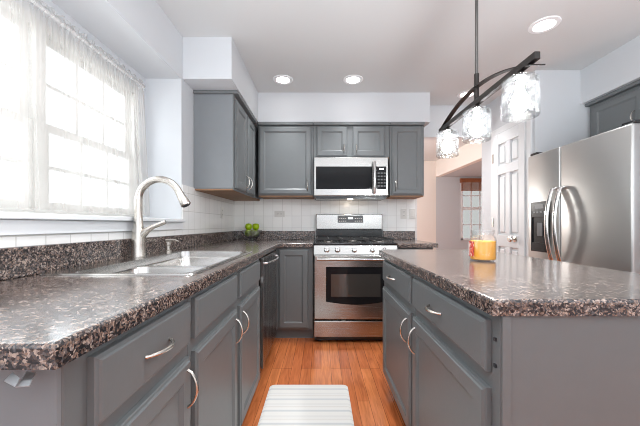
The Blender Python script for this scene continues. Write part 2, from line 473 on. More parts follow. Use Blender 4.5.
# ------------------------------------------------------------------ setting
Z_C = 2.44
YB = 3.47       # back wall
struct('floor', B(-1.4, 4.2, -2.6, 7.2, -0.06, 0.0), 'floor')
struct('ceiling', B(-1.4, 4.2, -2.6, 7.2, Z_C, Z_C+0.08), 'ceiling')
# left wall with the deep window recess
WY0, WY1, WZ0, WZ1 = 0.62, 2.10, 1.125, 2.0
RY = 2.185
bm = bmesh.new()
box(bm, -1.38, -1.0, -2.6, RY, 0, 1.10)
box(bm, -1.38, -1.0, -2.6, RY, 2.13, Z_C)
box(bm, -1.38, -1.0, RY, YB+0.1, 0, Z_C)
box(bm, -1.38, -1.26, -2.6, WY0, 1.10, 2.13)
box(bm, -1.38, -1.26, WY1, RY, 1.10, 2.13)
box(bm, -1.38, -1.26, WY0, WY1, 1.10, WZ0)
box(bm, -1.38, -1.26, WY0, WY1, WZ1, 2.13)
struct('wall_left', bm, 'wall')
bm = bmesh.new()
box(bm, -1.0, 1.09, YB, YB+0.1, 0, Z_C)
box(bm, 1.09, 1.88, YB, YB+0.1, 2.08, Z_C)
struct('wall_back', bm, 'wall')
bm = bmesh.new()
box(bm, 1.88, 2.75, 2.68, YB+0.1, 0, Z_C)
box(bm, 2.65, 2.75, -2.6, 2.68, 0, Z_C)
box(bm, 2.28, 2.65, -2.6, 2.68, 2.14, Z_C)
struct('wall_right', bm, 'wall')
bm = bmesh.new()
box(bm, -1.38, 0.5, -2.7, -2.6, 0, Z_C); box(bm, 2.1, 2.75, -2.7, -2.6, 0, Z_C); box(bm, 0.5, 2.1, -2.7, -2.6, 2.1, Z_C)
struct('wall_front', bm, 'wall')  # unseen wall added to cut the light from behind the camera
bm = bmesh.new()
box(bm, -0.999, -0.645, 2.2, YB-0.001, 2.136, Z_C-0.0005)
box(bm, -0.645, 1.12, 3.13, YB-0.001, 2.136, Z_C-0.0005)
struct('trim_1', bm, 'wall')
# tiled backsplash
bm = bmesh.new()
box(bm, -0.999, -0.992, -0.5, RY, 1.0125, 1.05)
box(bm, -0.999, -0.992, RY, YB-0.001, 1.0125, 1.372)
struct('wall_left_tiles', bm, 'tile')
struct('wall_back_tiles', B(-0.991, 1.085, YB-0.008, YB-0.001, 0.93, 1.371), 'tile')
# dining room beyond
bm = bmesh.new()
box(bm, -1.4, 2.45, 6.5, 6.6, 0, Z_C)
box(bm, 2.45, 2.55, YB+0.1, 6.6, 2.1, Z_C)
struct('wall_dining', bm, 'cream')
bm = bmesh.new()
DX0, DX1, DZ0, DZ1 = 2.98, 3.62, 0.75, 2.05
box(bm, 2.45, DX0, 6.5, 6.6, 0, 2.1); box(bm, DX1, 4.1, 6.5, 6.6, 0, 2.1)
box(bm, DX0, DX1, 6.5, 6.6, 0, DZ0); box(bm, DX0, DX1, 6.5, 6.6, DZ1, 2.1)
box(bm, 4.1, 4.2, YB+0.1, 6.6, 0, 2.1)
box(bm, 2.55, 4.2, YB+0.1, 6.6, 2.1, 2.16)
box(bm, 2.75, 4.2, YB, YB+0.1, 0, 2.1)
struct('wall_alcove', bm, 'wall')
struct('baseboard_back', B(2.56, 4.09, 6.485, 6.499, 0.0, 0.1), 'trim')

# window over the sink (twin double-hung units)
w1 = link('window_1', None); w1.location = (-1.3, (WY0+WY1)/2, WZ0); LOC['window_1'] = w1.location.copy(); w1['kind'] = 'structure'
bm = bmesh.new()
XF0, XF1 = -1.33, -1.258
zf0, zf1 = WZ0+0.03, WZ1-0.035
box(bm, XF0, XF1, WY0, WY0+0.045, zf0, zf1); box(bm, XF0, XF1, WY1-0.045, WY1, zf0, zf1)
box(bm, XF0, XF1, WY0, WY1, WZ0, WZ0+0.03); box(bm, XF0, XF1, WY0, WY1, WZ1-0.035, WZ1)
box(bm, XF0, XF1, 1.345, 1.395, zf0, zf1)
obj('window_frame', bm, 'sash', w1)
for y0, y1 in ((WY0+0.045, 1.345), (1.395, WY1-0.045)):
    for z0, z1, xo in ((WZ0+0.03, 1.55, 0.012), (1.53, WZ1-0.035, -0.012)):
        bm = bmesh.new(); xa, xb = -1.31+xo, -1.286+xo
        s = 0.034
        box(bm, xa, xb, y0, y0+s, z0, z1); box(bm, xa, xb, y1-s, y1, z0, z1)
        box(bm, xa, xb, y0+s, y1-s, z0, z0+s); box(bm, xa, xb, y0+s, y1-s, z1-s, z1)
        for k in (1, 2):
            ym = y0+s+(y1-y0-2*s)*k/3; box(bm, xa+0.003, xb-0.003, ym-0.009, ym+0.009, z0+s, z1-s)
        zm = (z0+z1)/2; box(bm, xa+0.005, xb-0.005, y0+s, y1-s, zm-0.009, zm+0.009)
        sash = obj('sash', bm, 'sash', w1)
        obj('pane', B(xa+0.010, xa+0.013, y0+s, y1-s, z0+s, z1-s), 'pane', sash)
bm = bmesh.new()
box(bm, -1.259, -0.968, -0.5, RY-0.002, 1.102, 1.124, 0.004)
obj('windowsill', bm, 'trim', w1)
obj('apron', B(-0.999, -0.985, -0.5, RY-0.002, 1.0505, 1.101, 0.002), 'trim', w1)

# dining window
w2 = link('window_2', None); w2.location = ((DX0+DX1)/2, 6.5, DZ0); LOC['window_2'] = w2.location.copy(); w2['kind'] = 'structure'
bm = bmesh.new()
box(bm, DX0, DX0+0.04, 6.49, 6.56, DZ0, DZ1); box(bm, DX1-0.04, DX1, 6.49, 6.56, DZ0, DZ1)
box(bm, DX0, DX1, 6.49, 6.56, DZ0, DZ0+0.04); box(bm, DX0, DX1, 6.49, 6.56, DZ1-0.04, DZ1)
box(bm, DX0+0.04, DX1-0.04, 6.50, 6.55, 1.40, 1.46)
for k in (1, 2):
    xm = DX0+0.04+(DX1-DX0-0.08)*k/3; box(bm, xm-0.012, xm+0.012, 6.51, 6.53, DZ0+0.04, DZ1-0.04)
for zm in (1.08, 1.70): box(bm, DX0+0.04, DX1-0.04, 6.512, 6.528, zm-0.012, zm+0.012)
obj('window_frame', bm, 'trim', w2)
obj('pane', B(DX0+0.041, DX1-0.041, 6.535, 6.54, DZ0+0.041, DZ1-0.041), 'pane', w2)
obj('dimming_screen', B(DX0+0.041, DX1-0.041, 6.556, 6.557, DZ0+0.041, DZ1-0.041), 'screen', w2)  # grey sheet added to mute the overbright view through the panes
bm = bmesh.new(); box(bm, DX0-0.03, DX1+0.03, 6.44, 6.488, 1.97, 2.06)
for k in range(8): box(bm, DX0, DX1, 6.445, 6.485, 1.80+k*0.021, 1.812+k*0.021)
obj('wood_blind', bm, 'blind', w2)

# pantry door on the right wall
d1 = link('door_1', None); d1.location = (1.87, 3.02, 0); LOC['door_1'] = d1.location.copy(); d1['kind'] = 'structure'
DY0, DY1, DZT = 2.775, 3.275, 2.025
bm = bmesh.new()
xa = 1.879
box(bm, xa-0.010, xa, DY0, DY1, 0.012, DZT)          # thin ground of the panels
xs = xa-0.030
def stile(y0, y1, z0, z1): box(bm, xs, xa-0.008, y0, y1, z0, z1, 0.003, 1)
stile(DY0, DY0+0.085, 0.012, DZT); stile(DY1-0.085, DY1, 0.012, DZT); ym = (DY0+DY1)/2
rails = [(0.012, 0.2), (0.86, 0.98), (1.60, 1.69), (DZT-0.11, DZT)]
for a, b in rails: stile(DY0+0.085, DY1-0.085, a, b)
for a, b in ((0.2, 0.86), (0.98, 1.60), (1.69, DZT-0.11)):
    stile(ym-0.035, ym+0.035, a, b)
    for y0, y1 in ((DY0+0.085, ym-0.035), (ym+0.035, DY1-0.085)):
        box(bm, xs+0.004, xa-0.009, y0+0.022, y1-0.022, a+0.025, b-0.025, 0.007, 1)
slab = obj('door_slab', bm, 'doorpaint', d1)
bm = bmesh.new()
cw = 0.062
box(bm, xa-0.018, xa, DY0-0.006-cw, DY0-0.006, 0, DZT+0.006+cw, 0.003, 1); box(bm, xa-0.018, xa, DY1+0.006, DY1+0.006+cw, 0, DZT+0.006+cw, 0.003, 1)
box(bm, xa-0.018, xa, DY0-0.006, DY1+0.006, DZT+0.006, DZT+0.006+cw, 0.003, 1)
obj('door_casing', bm, 'doorpaint', d1)
kb = lathe(bmesh.new(), [(0, 0), (0.028, 0), (0.028, 0.006), (0.010, 0.010), (0.010, 0.03), (0.024, 0.038), (0.028, 0.05), (0.022, 0.062), (0, 0.066)], (xs, 2.905, 0.945), (-1, 0, 0), 20)
obj('door_knob', kb, 'nickel', d1, True)
for z in (0.28, 1.06, 1.74):
    obj('hinge', B(xs-0.008, xs+0.003, DY1-0.012, DY1+0.012, z, z+0.095, 0.002, 1), 'nickel', d1)

# ------------------------------------------------------------------ base cabinets, sink side
ZT0, ZT1 = 0.874, 0.912       # worktop
XL_FR = -0.415                # face frame plane of the sink run
def left_body(y0, y1, extra=None, toe=True):
    bm = bmesh.new()
    box(bm, -0.998, XL_FR, y0, y1, 0.10, ZT0-0.001, 0.002, 1)
    box(bm, -0.998, XL_FR-0.06, y0+0.002, y1-0.002, 0.0, 0.0995)
    return bm
def left_front(y0, y1, z0, z1, slab=False):
    return place(panel_front(y1-y0, z1-z0, 0.02, 0.055, slab=slab, bev=0.007), (XL_FR+0.0005, (y0+y1)/2, z0), PI/2)
XLF = XL_FR+0.0205
# cabinet nearest the end of the run
t = thing('base_cabinet', 'grey base cabinet at the open end of the sink worktop, one drawer over one door', 'cabinet', (-0.7, 0.7, 0), 'grey base cabinets under the sink worktop')
obj('body', left_body(0.49, 0.95), 'cab', t)
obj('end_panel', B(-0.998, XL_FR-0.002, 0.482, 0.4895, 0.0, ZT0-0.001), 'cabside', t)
d = obj('drawer', left_front(0.540, 0.932, 0.722, 0.850, True), 'cab', t)
obj('handle', pull((XLF, 0.685, 0.787), (XLF, 0.795, 0.787), (1, 0, 0)), 'nickel', d, True)
d = obj('door', left_front(0.540, 0.932, 0.075, 0.682), 'cab', t)
obj('handle', pull((XLF, 0.902, 0.545), (XLF, 0.902, 0.655), (1, 0, 0)), 'nickel', d, True)
# sink cabinet
t = thing('sink_cabinet', 'wide grey sink base cabinet with two doors below two false drawer fronts', 'cabinet', (-0.7, 1.5, 0), 'grey base cabinets under the sink worktop')
bm = bmesh.new()
box(bm, -0.998, -0.975, 0.952, 2.03, 0.10, ZT0-0.001); box(bm, XL_FR-0.018, XL_FR, 0.952, 2.03, 0.10, ZT0-0.001)
box(bm, -0.975, XL_FR-0.018, 0.952, 0.97, 0.10, ZT0-0.001); box(bm, -0.975, XL_FR-0.018, 2.012, 2.03, 0.10, ZT0-0.001)
box(bm, -0.975, XL_FR-0.018, 0.97, 2.012, 0.10, 0.118); box(bm, -0.998, XL_FR-0.06, 0.954, 2.028, 0.0, 0.0995)
obj('body', bm, 'cab', t)
for y0, y1, hy in ((0.972, 1.45, 1.418), (1.512, 1.99, 1.545)):
    obj('drawer_front', left_front(y0, y1, 0.722, 0.850, True), 'cab', t)
    d = obj('door', left_front(y0, y1, 0.075, 0.682), 'cab', t)
    obj('handle', pull((XLF, hy, 0.535), (XLF, hy, 0.645), (1, 0, 0)), 'nickel', d, True)
# dishwasher
t = thing('dishwasher', 'dark stainless dishwasher built in between the sink cabinet and the corner', 'dishwasher', (-0.7, 2.37, 0))
obj('body', B(-0.99, -0.43, 2.06, 2.67, 0.1, 0.865), 'darkgap', t)
bm = B(-0.429, -0.39, 2.062, 2.668, 0.115, 0.862, 0.006)
dd = obj('door', bm, 'steel_dark', t)
obj('edge_trim', B(-0.405, -0.388, 2.052, 2.0605, 0.115, 0.862), 'chrome', dd)
hb = tube(bmesh.new(), [(-0.39, 2.10, 0.818)]+[(-0.39+0.05*math.sin(PI*(0.12+0.76*i/12)), 2.10+0.53*i/12, 0.818) for i in range(13)]+[(-0.39, 2.63, 0.818)], 0.008, 8)
obj('handle', hb, 'chrome', dd, True)
obj('toe_panel', B(-0.50, -0.48, 2.06, 2.67, 0.0, 0.1), 'toe', t)
# corner filler of the sink run + back cabinet left of the range
YC = 2.86                      # face frame plane of the back run
t = thing('corner_cabinet', 'grey corner base cabinet with one door, wedged between dishwasher and range', 'cabinet', (-0.4, 3.15, 0), 'grey base cabinets along the tiled back wall')
bm = bmesh.new()
box(bm, -0.99, -0.073, YC, YB-0.01, 0.10, ZT0-0.001, 0.002, 1); box(bm, -0.99, -0.073, YC+0.06, YB-0.01, 0, 0.0995)
box(bm, -0.99, XL_FR, 2.672, YC, 0.10, ZT0-0.001)
obj('body', bm, 'cab', t)
obj('door', place(panel_front(0.275, 0.735, 0.02, 0.052, bev=0.007), (-0.255, YC-0.0005, 0.115), 0), 'cab', t)
# back cabinet beyond the range
t = thing('narrow_base_cabinet', 'narrow grey base cabinet under the short worktop, between range and doorway', 'cabinet', (0.9, 3.15, 0), 'grey base cabinets along the tiled back wall')
bm = bmesh.new()
box(bm, 0.703, 1.05, YC, YB-0.01, 0.10, ZT0-0.001, 0.002, 1); box(bm, 0.703, 1.05, YC+0.06, YB-0.01, 0, 0.0995)
obj('body', bm, 'cab', t)
d = obj('drawer', place(panel_front(0.29, 0.128, slab=True, bev=0.007), (0.876, YC-0.0005, 0.722), 0), 'cab', t)
obj('handle', pull((0.82, YC-0.0205, 0.786), (0.93, YC-0.0205, 0.786), (0, -1, 0)), 'nickel', d, True)
d = obj('door', place(panel_front(0.29, 0.56, 0.02, 0.052, bev=0.007), (0.876, YC-0.0005, 0.115), 0), 'cab', t)
obj('handle', pull((0.755, YC-0.0205, 0.53), (0.755, YC-0.0205, 0.64), (0, -1, 0)), 'nickel', d, True)

# ------------------------------------------------------------------ worktops
XE = -0.385; YE = 0.442; YCE = 2.825
SX0, SX1, SY0, SY1 = -0.972, -0.432, 1.03, 1.95     # sink rim
hx0, hx1, hy0, hy1 = SX0+0.02, SX1-0.02, SY0+0.02, SY1-0.02
xs_ = [-0.999, hx0, hx1, XE]; ys_ = [YE, YE+0.02, hy0, hy1, YCE, YB-0.009]
polys = []
for i in range(3):
    for j in range(5):
        if i == 1 and j == 2: continue
        a, b, c_, e = xs_[i], xs_[i+1], ys_[j], ys_[j+1]
        if i == 2 and j == 0:
            polys.append([(a, c_), (b, c_), (b, e), (a, e)])
        else:
            polys.append([(a, c_), (b, c_), (b, e), (a, e)])
polys.append([(XE, YCE), (-0.072, YCE), (-0.072, YB-0.009), (XE, YB-0.009)])
def ftest(a, b):
    mx, my = (a.x+b.x)/2, (a.y+b.y)/2
    if my < YE+0.021: return True
    if mx > XE-0.001 and mx < XE+0.001 and my < YCE: return True
    return abs(my-YCE) < 0.001 and mx > XE
t = thing('worktop', 'brown speckled L-shaped laminate worktop holding the sink', 'worktop', (-0.7, 1.5, ZT0), 'speckled laminate worktops')
obj('slab', prism(bmesh.new(), polys, ZT0, ZT1, 0.007, ftest), 'granite', t)
bm = bmesh.new()
box(bm, -0.999, -0.977, YE, YB-0.01, ZT1+0.0003, 1.012, 0.004)
box(bm, -0.977, -0.072, YB-0.031, YB-0.01, ZT1+0.0003, 1.012, 0.004)
obj('upstand', bm, 'granite', t)
t = thing('worktop', 'short piece of speckled worktop filling the gap between range and doorway', 'worktop', (0.9, 3.1, ZT0), 'speckled laminate worktops')
obj('slab', prism(bmesh.new(), [[(0.701, YCE-0.03), (1.075, YCE-0.03), (1.075, YB-0.009), (0.701, YB-0.009)]], ZT0, ZT1, 0.007, lambda a, b: (a.y+b.y)/2 < YCE-0.029 or (a.x+b.x)/2 > 1.074), 'granite', t)
obj('upstand', B(0.701, 1.062, YB-0.031, YB-0.01, ZT1+0.0003, 1.012, 0.004), 'granite', t)

# ------------------------------------------------------------------ island
XI = 0.421; IY0, IY1 = 0.715, 2.03; IX1 = 1.07
c1 = 0.035
isl = [(0.395, 0.702), (1.127-c1, 0.702), (1.127, 0.702+c1), (1.127, 2.12-c1), (1.127-c1, 2.12), (0.395+c1, 2.12), (0.395, 2.12-c1)]
o = obj('island_worktop', prism(bmesh.new(), [isl], ZT0, ZT1, 0.007, lambda a, b: True), 'granite')
tag(o, 'speckled laminate island worktop with a candle jar standing on it', 'worktop', 'speckled laminate worktops')
XIF = XI-0.0205
def isl_front(y0, y1, z0, z1, slab=False):
    return place(panel_front(y1-y0, z1-z0, 0.02, 0.055, slab=slab, bev=0.007), (XI-0.0005, (y0+y1)/2, z0), -PI/2)
for k, (b0, b1, f0, f1, hy, lab) in enumerate(((IY0, 1.362, 0.752, 1.347, 1.30, 'grey island cabinet with the plain end panel facing the open room, drawer over door'),
                                               (1.364, IY1, 1.385, 1.99, 1.43, 'grey island cabinet at the range end of the island, drawer over door'))):
    t = thing('island_cabinet', lab, 'cabinet', ((XI+IX1)/2, (b0+b1)/2, 0), 'grey island cabinets')
    bm = bmesh.new()
    box(bm, XI, IX1, b0, b1, 0.10, ZT0-0.001, 0.002, 1); box(bm, XI+0.06, IX1, b0+0.002, b1-0.002, 0, 0.0995)
    obj('body', bm, 'cab', t)
    d = obj('drawer', isl_front(f0, f1, 0.722, 0.850, True), 'cab', t)
    ymid = (f0+f1)/2+0.02
    obj('handle', pull((XIF, ymid-0.055, 0.787), (XIF, ymid+0.055, 0.787), (-1, 0, 0)), 'nickel', d, True)
    d = obj('door', isl_front(f0, f1, 0.125, 0.682), 'cab', t)
    obj('handle', pull((XIF, hy, 0.535), (XIF, hy, 0.645), (-1, 0, 0)), 'nickel', d, True)
    if k == 0:
        bm = bmesh.new()
        box(bm, XI+0.012, IX1, IY0-0.004, IY0-0.0005, 0.0, ZT0-0.001)
        obj('end_panel', bm, 'cab', t)
        obj('corner_post', B(XI-0.001, XI+0.019, IY0-0.010, IY0-0.0045, 0.0, ZT0-0.001, 0.001, 1), 'cab', t)
        for z in (0.742, 0.805):
            obj('hinge', B(XI-0.005, XI-0.0005, 0.730, 0.737, z, z+0.008), 'toe', t)

# ------------------------------------------------------------------ upper cabinets
UZ0, UZ1 = 1.372, 2.108
XU = -0.690; UY = 3.14
def crown_back(x0, x1, y1=UY): return B(x0, x1, y1-0.03, y1+0.05, UZ1-0.006, 2.134, 0.004, 1)
# left wall unit
UZL = 1.354
t = thing('wall_cabinet', 'grey wall cabinet on the window wall beside the recess, two narrow doors', 'cabinet', (-0.83, 2.7, UZL), 'grey wall cabinets')
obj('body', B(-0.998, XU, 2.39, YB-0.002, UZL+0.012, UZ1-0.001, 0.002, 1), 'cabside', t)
obj('underside', B(-0.995, XU-0.004, 2.395, YB-0.01, UZL, UZL+0.0115), 'wood_under', t)
obj('face_frame', B(XU, XU+0.004, 2.39, UY-0.001, UZL+0.002, UZ1-0.001), 'cab', t)
for y0, y1, hy in ((2.42, 2.755, 2.72), (2.79, 3.10, 2.825)):
    d = obj('door', place(panel_front(y1-y0, UZ1-UZL-0.05, 0.02, 0.055, bev=0.007), (XU+0.0045, (y0+y1)/2, UZL+0.02), PI/2), 'cab', t)
    obj('handle', pull((XU+0.025, hy, UZL+0.055), (XU+0.025, hy, UZL+0.165), (1, 0, 0)), 'nickel', d, True)
obj('crown_moulding', B(-0.998, XU+0.04, 2.375, UY-0.035, UZ1, 2.134, 0.004, 1), 'cab', t)
# back wall units
def upper(label, x0, x1, z0, doors, handles):
    t = thing('wall_cabinet', label, 'cabinet', ((x0+x1)/2, 3.3, z0), 'grey wall cabinets')
    obj('body', B(x0, x1, UY, YB-0.009, z0+0.012, UZ1-0.0065, 0.002, 1), 'cab', t)
    obj('underside', B(x0+0.004, x1-0.004, UY+0.004, YB-0.0095, z0, z0+0.0115), 'wood_under', t)
    for (a, b), hx in zip(doors, handles):
        d = obj('door', place(panel_front(b-a, UZ1-z0-0.04, 0.02, 0.05, bev=0.007), ((a+b)/2, UY-0.0005, z0+0.02), 0), 'cab', t)
        h = 0.11 if z0 < 1.6 else 0.085
        obj('handle', pull((hx, UY-0.0205, z0+0.055), (hx, UY-0.0205, z0+0.055+h), (0, -1, 0)), 'nickel', d, True)
    obj('crown_moulding', crown_back(x0, x1), 'cab', t)
upper('wide grey single-door wall cabinet in the corner above the fruit bowl', XU+0.045, -0.077, UZ0, [(-0.632, -0.10)], [-0.14])
upper('short grey two-door wall cabinet directly above the microwave', -0.075, 0.705, 1.766, [(-0.045, 0.270), (0.325, 0.655)], [0.235, 0.362])
upper('tall grey single-door wall cabinet between the microwave and the doorway', 0.707, 1.06, UZ0, [(0.728, 1.038)], [0.762])
# over the fridge
t = thing('fridge_cabinet', 'grey two-door cabinet mounted above the refrigerator', 'cabinet', (2.47, 2.1, 1.78), 'grey wall cabinets')
XR = 2.345
obj('body', B(XR, 2.648, 1.70, 2.66, 1.78, 2.112, 0.002, 1), 'cab', t)
for y0, y1, hy in ((2.20, 2.62, 2.262), (1.74, 2.18, 2.135)):
    d = obj('door', place(panel_front(y1-y0, 0.29, 0.02, 0.05, bev=0.007), (XR-0.0005, (y0+y1)/2, 1.795), -PI/2), 'cab', t)
    obj('handle', pull((XR-0.0205, hy, 1.835), (XR-0.0205, hy, 1.93), (-1, 0, 0)), 'nickel', d, True)
obj('crown_moulding', B(XR-0.035, XR+0.01, 1.70, 2.67, 2.1125, 2.1395, 0.002, 1), 'cab', t)

# ------------------------------------------------------------------ microwave
MX0, MX1, MY, MZ0, MZ1 = -0.072, 0.676, 3.06, 1.352, 1.762
t = thing('microwave', 'stainless over-the-range microwave with a dark window hung under the short cabinet', 'microwave', (0.312, 3.25, MZ0))
obj('body', B(MX0+0.003, MX1-0.003, MY+0.03, YB-0.0095, MZ0+0.01, MZ1, 0.003, 1), 'plastic_grey', t)
bm = B(MX0, MX1, MY, MY+0.029, MZ0+0.022, MZ1-0.001, 0.005)
dr = obj('door', bm, 'steel', t)
obj('window', B(MX0+0.022, 0.512, MY-0.003, MY-0.0002, 1.440, 1.667, 0.001, 1), 'glass_black', dr)
cp = obj('control_panel', B(0.548, MX1-0.022, MY-0.003, MY-0.0002, 1.440, 1.667, 0.001, 1), 'glass_black', t)
obj('display', B(0.585, 0.63, MY-0.0045, MY-0.0031, 1.634, 1.650), 'clock', cp)
for r in range(5):
    for c_ in range(3):
        obj('button', B(0.568+c_*0.03, 0.588+c_*0.03, MY-0.0042, MY-0.0031, 1.464+r*0.032, 1.479+r*0.032), 'plastic_grey', cp)
pts = [(0.53, MY-0.001, 1.398)]+[(0.53, MY-0.045*math.sin(PI*(0.15+0.7*i/12))-0.004, 1.398+0.305*i/12) for i in range(13)]+[(0.53, MY-0.001, 1.703)]
obj('handle', tube(bmesh.new(), pts, [0.014]+[0.017]*13+[0.014], 10), 'chrome', dr, True)
point('cooktop_lamp_light', (0.312, MY+0.2, MZ0-0.03), 0.35, (1, 0.85, 0.68), 0.03)
obj('vent_grille', B(MX0+0.02, MX1-0.02, MY+0.02, MY+0.33, MZ0-0.006, MZ0+0.0095), 'black', t)

# ------------------------------------------------------------------ range
RX0, RX1 = -0.065, 0.695; RF = 2.775
t = thing('gas_range', 'stainless freestanding gas range with five knobs under the microwave', 'stove', (0.315, 3.1, 0))
obj('body', B(RX0+0.004, RX1-0.004, RF+0.035, YB-0.04, 0.02, 0.905), 'black', t)
for x in (RX0+0.05, RX1-0.05):
    for y in (RF+0.08, YB-0.1):
        obj('foot', lathe(bmesh.new(), [(0, 0), (0.02, 0), (0.02, 0.0195), (0, 0.0195)], (x, y, 0), n=12), 'black', t)
dr = obj('drawer', B(RX0, RX1, RF, RF+0.034, 0.06, 0.208, 0.006), 'steel', t)
od = obj('oven_door', B(RX0, RX1, RF-0.006, RF+0.034, 0.222, 0.805, 0.008), 'steel', t)
# oven window with a bowed lower edge
bm = bmesh.new(); wx0, wx1 = 0.045, 0.585
pts = [(wx0, 0.70), (wx1, 0.70)]
for i in range(13):
    a = i/12; pts.append((wx1+(wx0-wx1)*a, 0.385-0.028*math.sin(PI*a)))
f = [bm.verts.new((x, RF-0.0065, z)) for x, z in pts]; g = [bm.verts.new((x, RF-0.0095, z)) for x, z in pts]
bm.faces.new(g); bm.faces.new(f[::-1])
for i in range(len(pts)):
    j = (i+1) % len(pts); bm.faces.new((f[i], f[j], g[j], g[i]))
bmesh.ops.recalc_face_normals(bm, faces=bm.faces)
ow = obj('window', bm, 'glass_black', od)
obj('inner_window', B(wx0+0.045, wx1-0.045, RF-0.0108, RF-0.0097, 0.43, 0.635, 0.0004, 1), mat('oven_inner_glass', (0.035, 0.033, 0.03, 1), 0.05, spec=0.8), ow)
hb = bmesh.new(); tube(hb, [(RX0+0.03, RF-0.052, 0.772), (RX1-0.03, RF-0.052, 0.772)], 0.0125, 10)
for x in (RX0+0.06, RX1-0.06): tube(hb, [(x, RF-0.052, 0.772), (x, RF-0.003, 0.772)], 0.010, 8)
obj('handle', hb, 'steel', od, True)
# sloped control panel
bm = bmesh.new()
prof = [(RF-0.004, 0.812), (RF+0.012, 0.893), (RF+0.06, 0.897), (RF+0.06, 0.812)]
A_ = [bm.verts.new((RX0, y, z)) for y, z in prof]; Bv = [bm.verts.new((RX1, y, z)) for y, z in prof]
bm.faces.new(A_); bm.faces.new(Bv[::-1])
for i in range(4):
    j = (i+1) % 4; bm.faces.new((A_[i], A_[j], Bv[j], Bv[i]))
bmesh.ops.recalc_face_normals(bm, faces=bm.faces)
cp = obj('control_panel', bm, 'steel', t)
for x in (0.052, 0.150, 0.305, 0.468, 0.578):
    k = obj('knob', lathe(bmesh.new(), [(0.026, 0.0), (0.026, 0.004), (0.020, 0.008), (0.018, 0.030), (0.015, 0.034), (0, 0.034)], (x, RF+0.0035, 0.853), (0, -1, 0.19), 20), 'chrome', cp, True)
    obj('grip', B(x-0.004, x+0.004, RF-0.044, RF-0.030, 0.845, 0.875, 0.002, 1), 'chrome', k)
obj('cooktop', B(RX0, RX1, RF+0.01, YB-0.075, 0.8985, 0.918, 0.006), 'black', t)
for x, y, r in ((0.07, 2.95, 0.045), (0.07, 3.23, 0.038), (0.315, 3.09, 0.05), (0.56, 2.95, 0.05), (0.56, 3.23, 0.036)):
    b_ = obj('burner', lathe(bmesh.new(), [(0, 0), (r, 0), (r, 0.008), (r*0.8, 0.012), (0, 0.012)], (x, y, 0.9185), n=20), 'nickel', t, True)
    obj('burner_cap', lathe(bmesh.new(), [(0, 0.0122), (r*0.75, 0.0122), (r*0.75, 0.018), (0, 0.020)], (x, y, 0.9185), n=20), 'iron', b_, True)
for x0, x1 in ((RX0+0.02, 0.19), (0.195, 0.435), (0.44, RX1-0.02)):
    bm = bmesh.new(); zt0, zt1 = 0.941, 0.954; w = 0.011
    y0, y1 = RF+0.06, YB-0.12
    box(bm, x0, x1, y0, y0+w, zt0, zt1); box(bm, x0, x1, y1-w, y1, zt0, zt1)
    box(bm, x0, x0+w, y0+w, y1-w, zt0, zt1); box(bm, x1-w, x1, y0+w, y1-w, zt0, zt1)
    ym = (y0+y1)/2; box(bm, x0+w, x1-w, ym-w/2, ym+w/2, zt0, zt1)
    xm = (x0+x1)/2
    for a, b in ((y0+w, y0+0.10), (ym-0.10, ym-w/2), (ym+w/2, ym+0.10), (y1-0.10, y1-w)): box(bm, xm-w/2, xm+w/2, a, b, zt0, zt1)
    for xx in (x0, x1-w):
        for yy in (y0, y1-w): box(bm, xx, xx+w, yy, yy+w, 0.9185, zt0)
    obj('grate', bm, 'iron', t)
bg = obj('backguard', B(RX0+0.01, RX1-0.01, YB-0.075, YB-0.0325, 1.03, 1.203, 0.008), 'steel', t)
obj('backguard_base', B(RX0+0.01, RX1-0.01, YB-0.0745, YB-0.0325, 0.9055, 1.0295), 'black', t)
dp = obj('display_panel', B(0.185, 0.470, YB-0.079, YB-0.0752, 1.105, 1.185, 0.001, 1), 'plastic_grey', t)
obj('clock', B(0.30, 0.355, YB-0.0805, YB-0.0791, 1.145, 1.163), 'clock', dp)
for k in range(4):
    for r in range(2):
        for x in (0.20, 0.375):
            obj('button', B(x+k*0.022, x+0.015+k*0.022, YB-0.0803, YB-0.0791, 1.118+r*0.03, 1.126+r*0.03), 'plastic_white', dp)

# ------------------------------------------------------------------ refrigerator
FX = 1.80; FY0, FY1, FYM = 1.762, 2.655, 2.298; FZ = 1.674
t = thing('refrigerator', 'stainless side-by-side refrigerator with a black water dispenser, behind the island', 'refrigerator', (2.2, 2.2, 0))
obj('body', B(FX+0.075, 2.6, FY0+0.005, FY1-0.005, 0.02, FZ-0.005, 0.004, 1), 'plastic_grey', t)
fz0 = 0.08
fd = obj('freezer_door', B(FX, FX+0.07, FYM+0.004, FY1, fz0, FZ, 0.012, 3), 'steel_fridge', t, True)
rd = obj('fridge_door', B(FX, FX+0.07, FY0, FYM-0.004, fz0, FZ, 0.012, 3), 'steel_fridge', t, True)
for par, y, in ((fd, FYM+0.040), (rd, FYM-0.040)):
    z0, z1 = 0.80, 1.365
    pts = [(FX+0.001, y, z0)]+[(FX-0.012-0.062*math.sin(PI*(0.06+0.88*i/18))**0.7, y, z0+0.012+(z1-z0-0.024)*i/18) for i in range(19)]+[(FX+0.001, y, z1)]
    obj('handle', tube(bmesh.new(), pts, [0.015]+[0.0175]*19+[0.015], 12, 0.7, 1.0), 'chrome', par, True)
dy0, dy1 = 2.40, 2.60
bm = bmesh.new()
for a in ((dy0, dy0+0.014, 0.862, 1.272), (dy1-0.014, dy1, 0.862, 1.272), (dy0+0.014, dy1-0.014, 0.862, 0.935), (dy0+0.014, dy1-0.014, 1.145, 1.272)):
    box(bm, FX-0.012, FX-0.0005, *a, 0.002, 1)
box(bm, FX-0.003, FX-0.0005, dy0+0.014, dy1-0.014, 0.935, 1.145)
dp = obj('dispenser', bm, 'black', fd)
bm = bmesh.new()
for k in range(4): box(bm, FX-0.0135, FX-0.0122, dy0+0.03+k*0.038, dy0+0.055+k*0.038, 1.18, 1.192); 
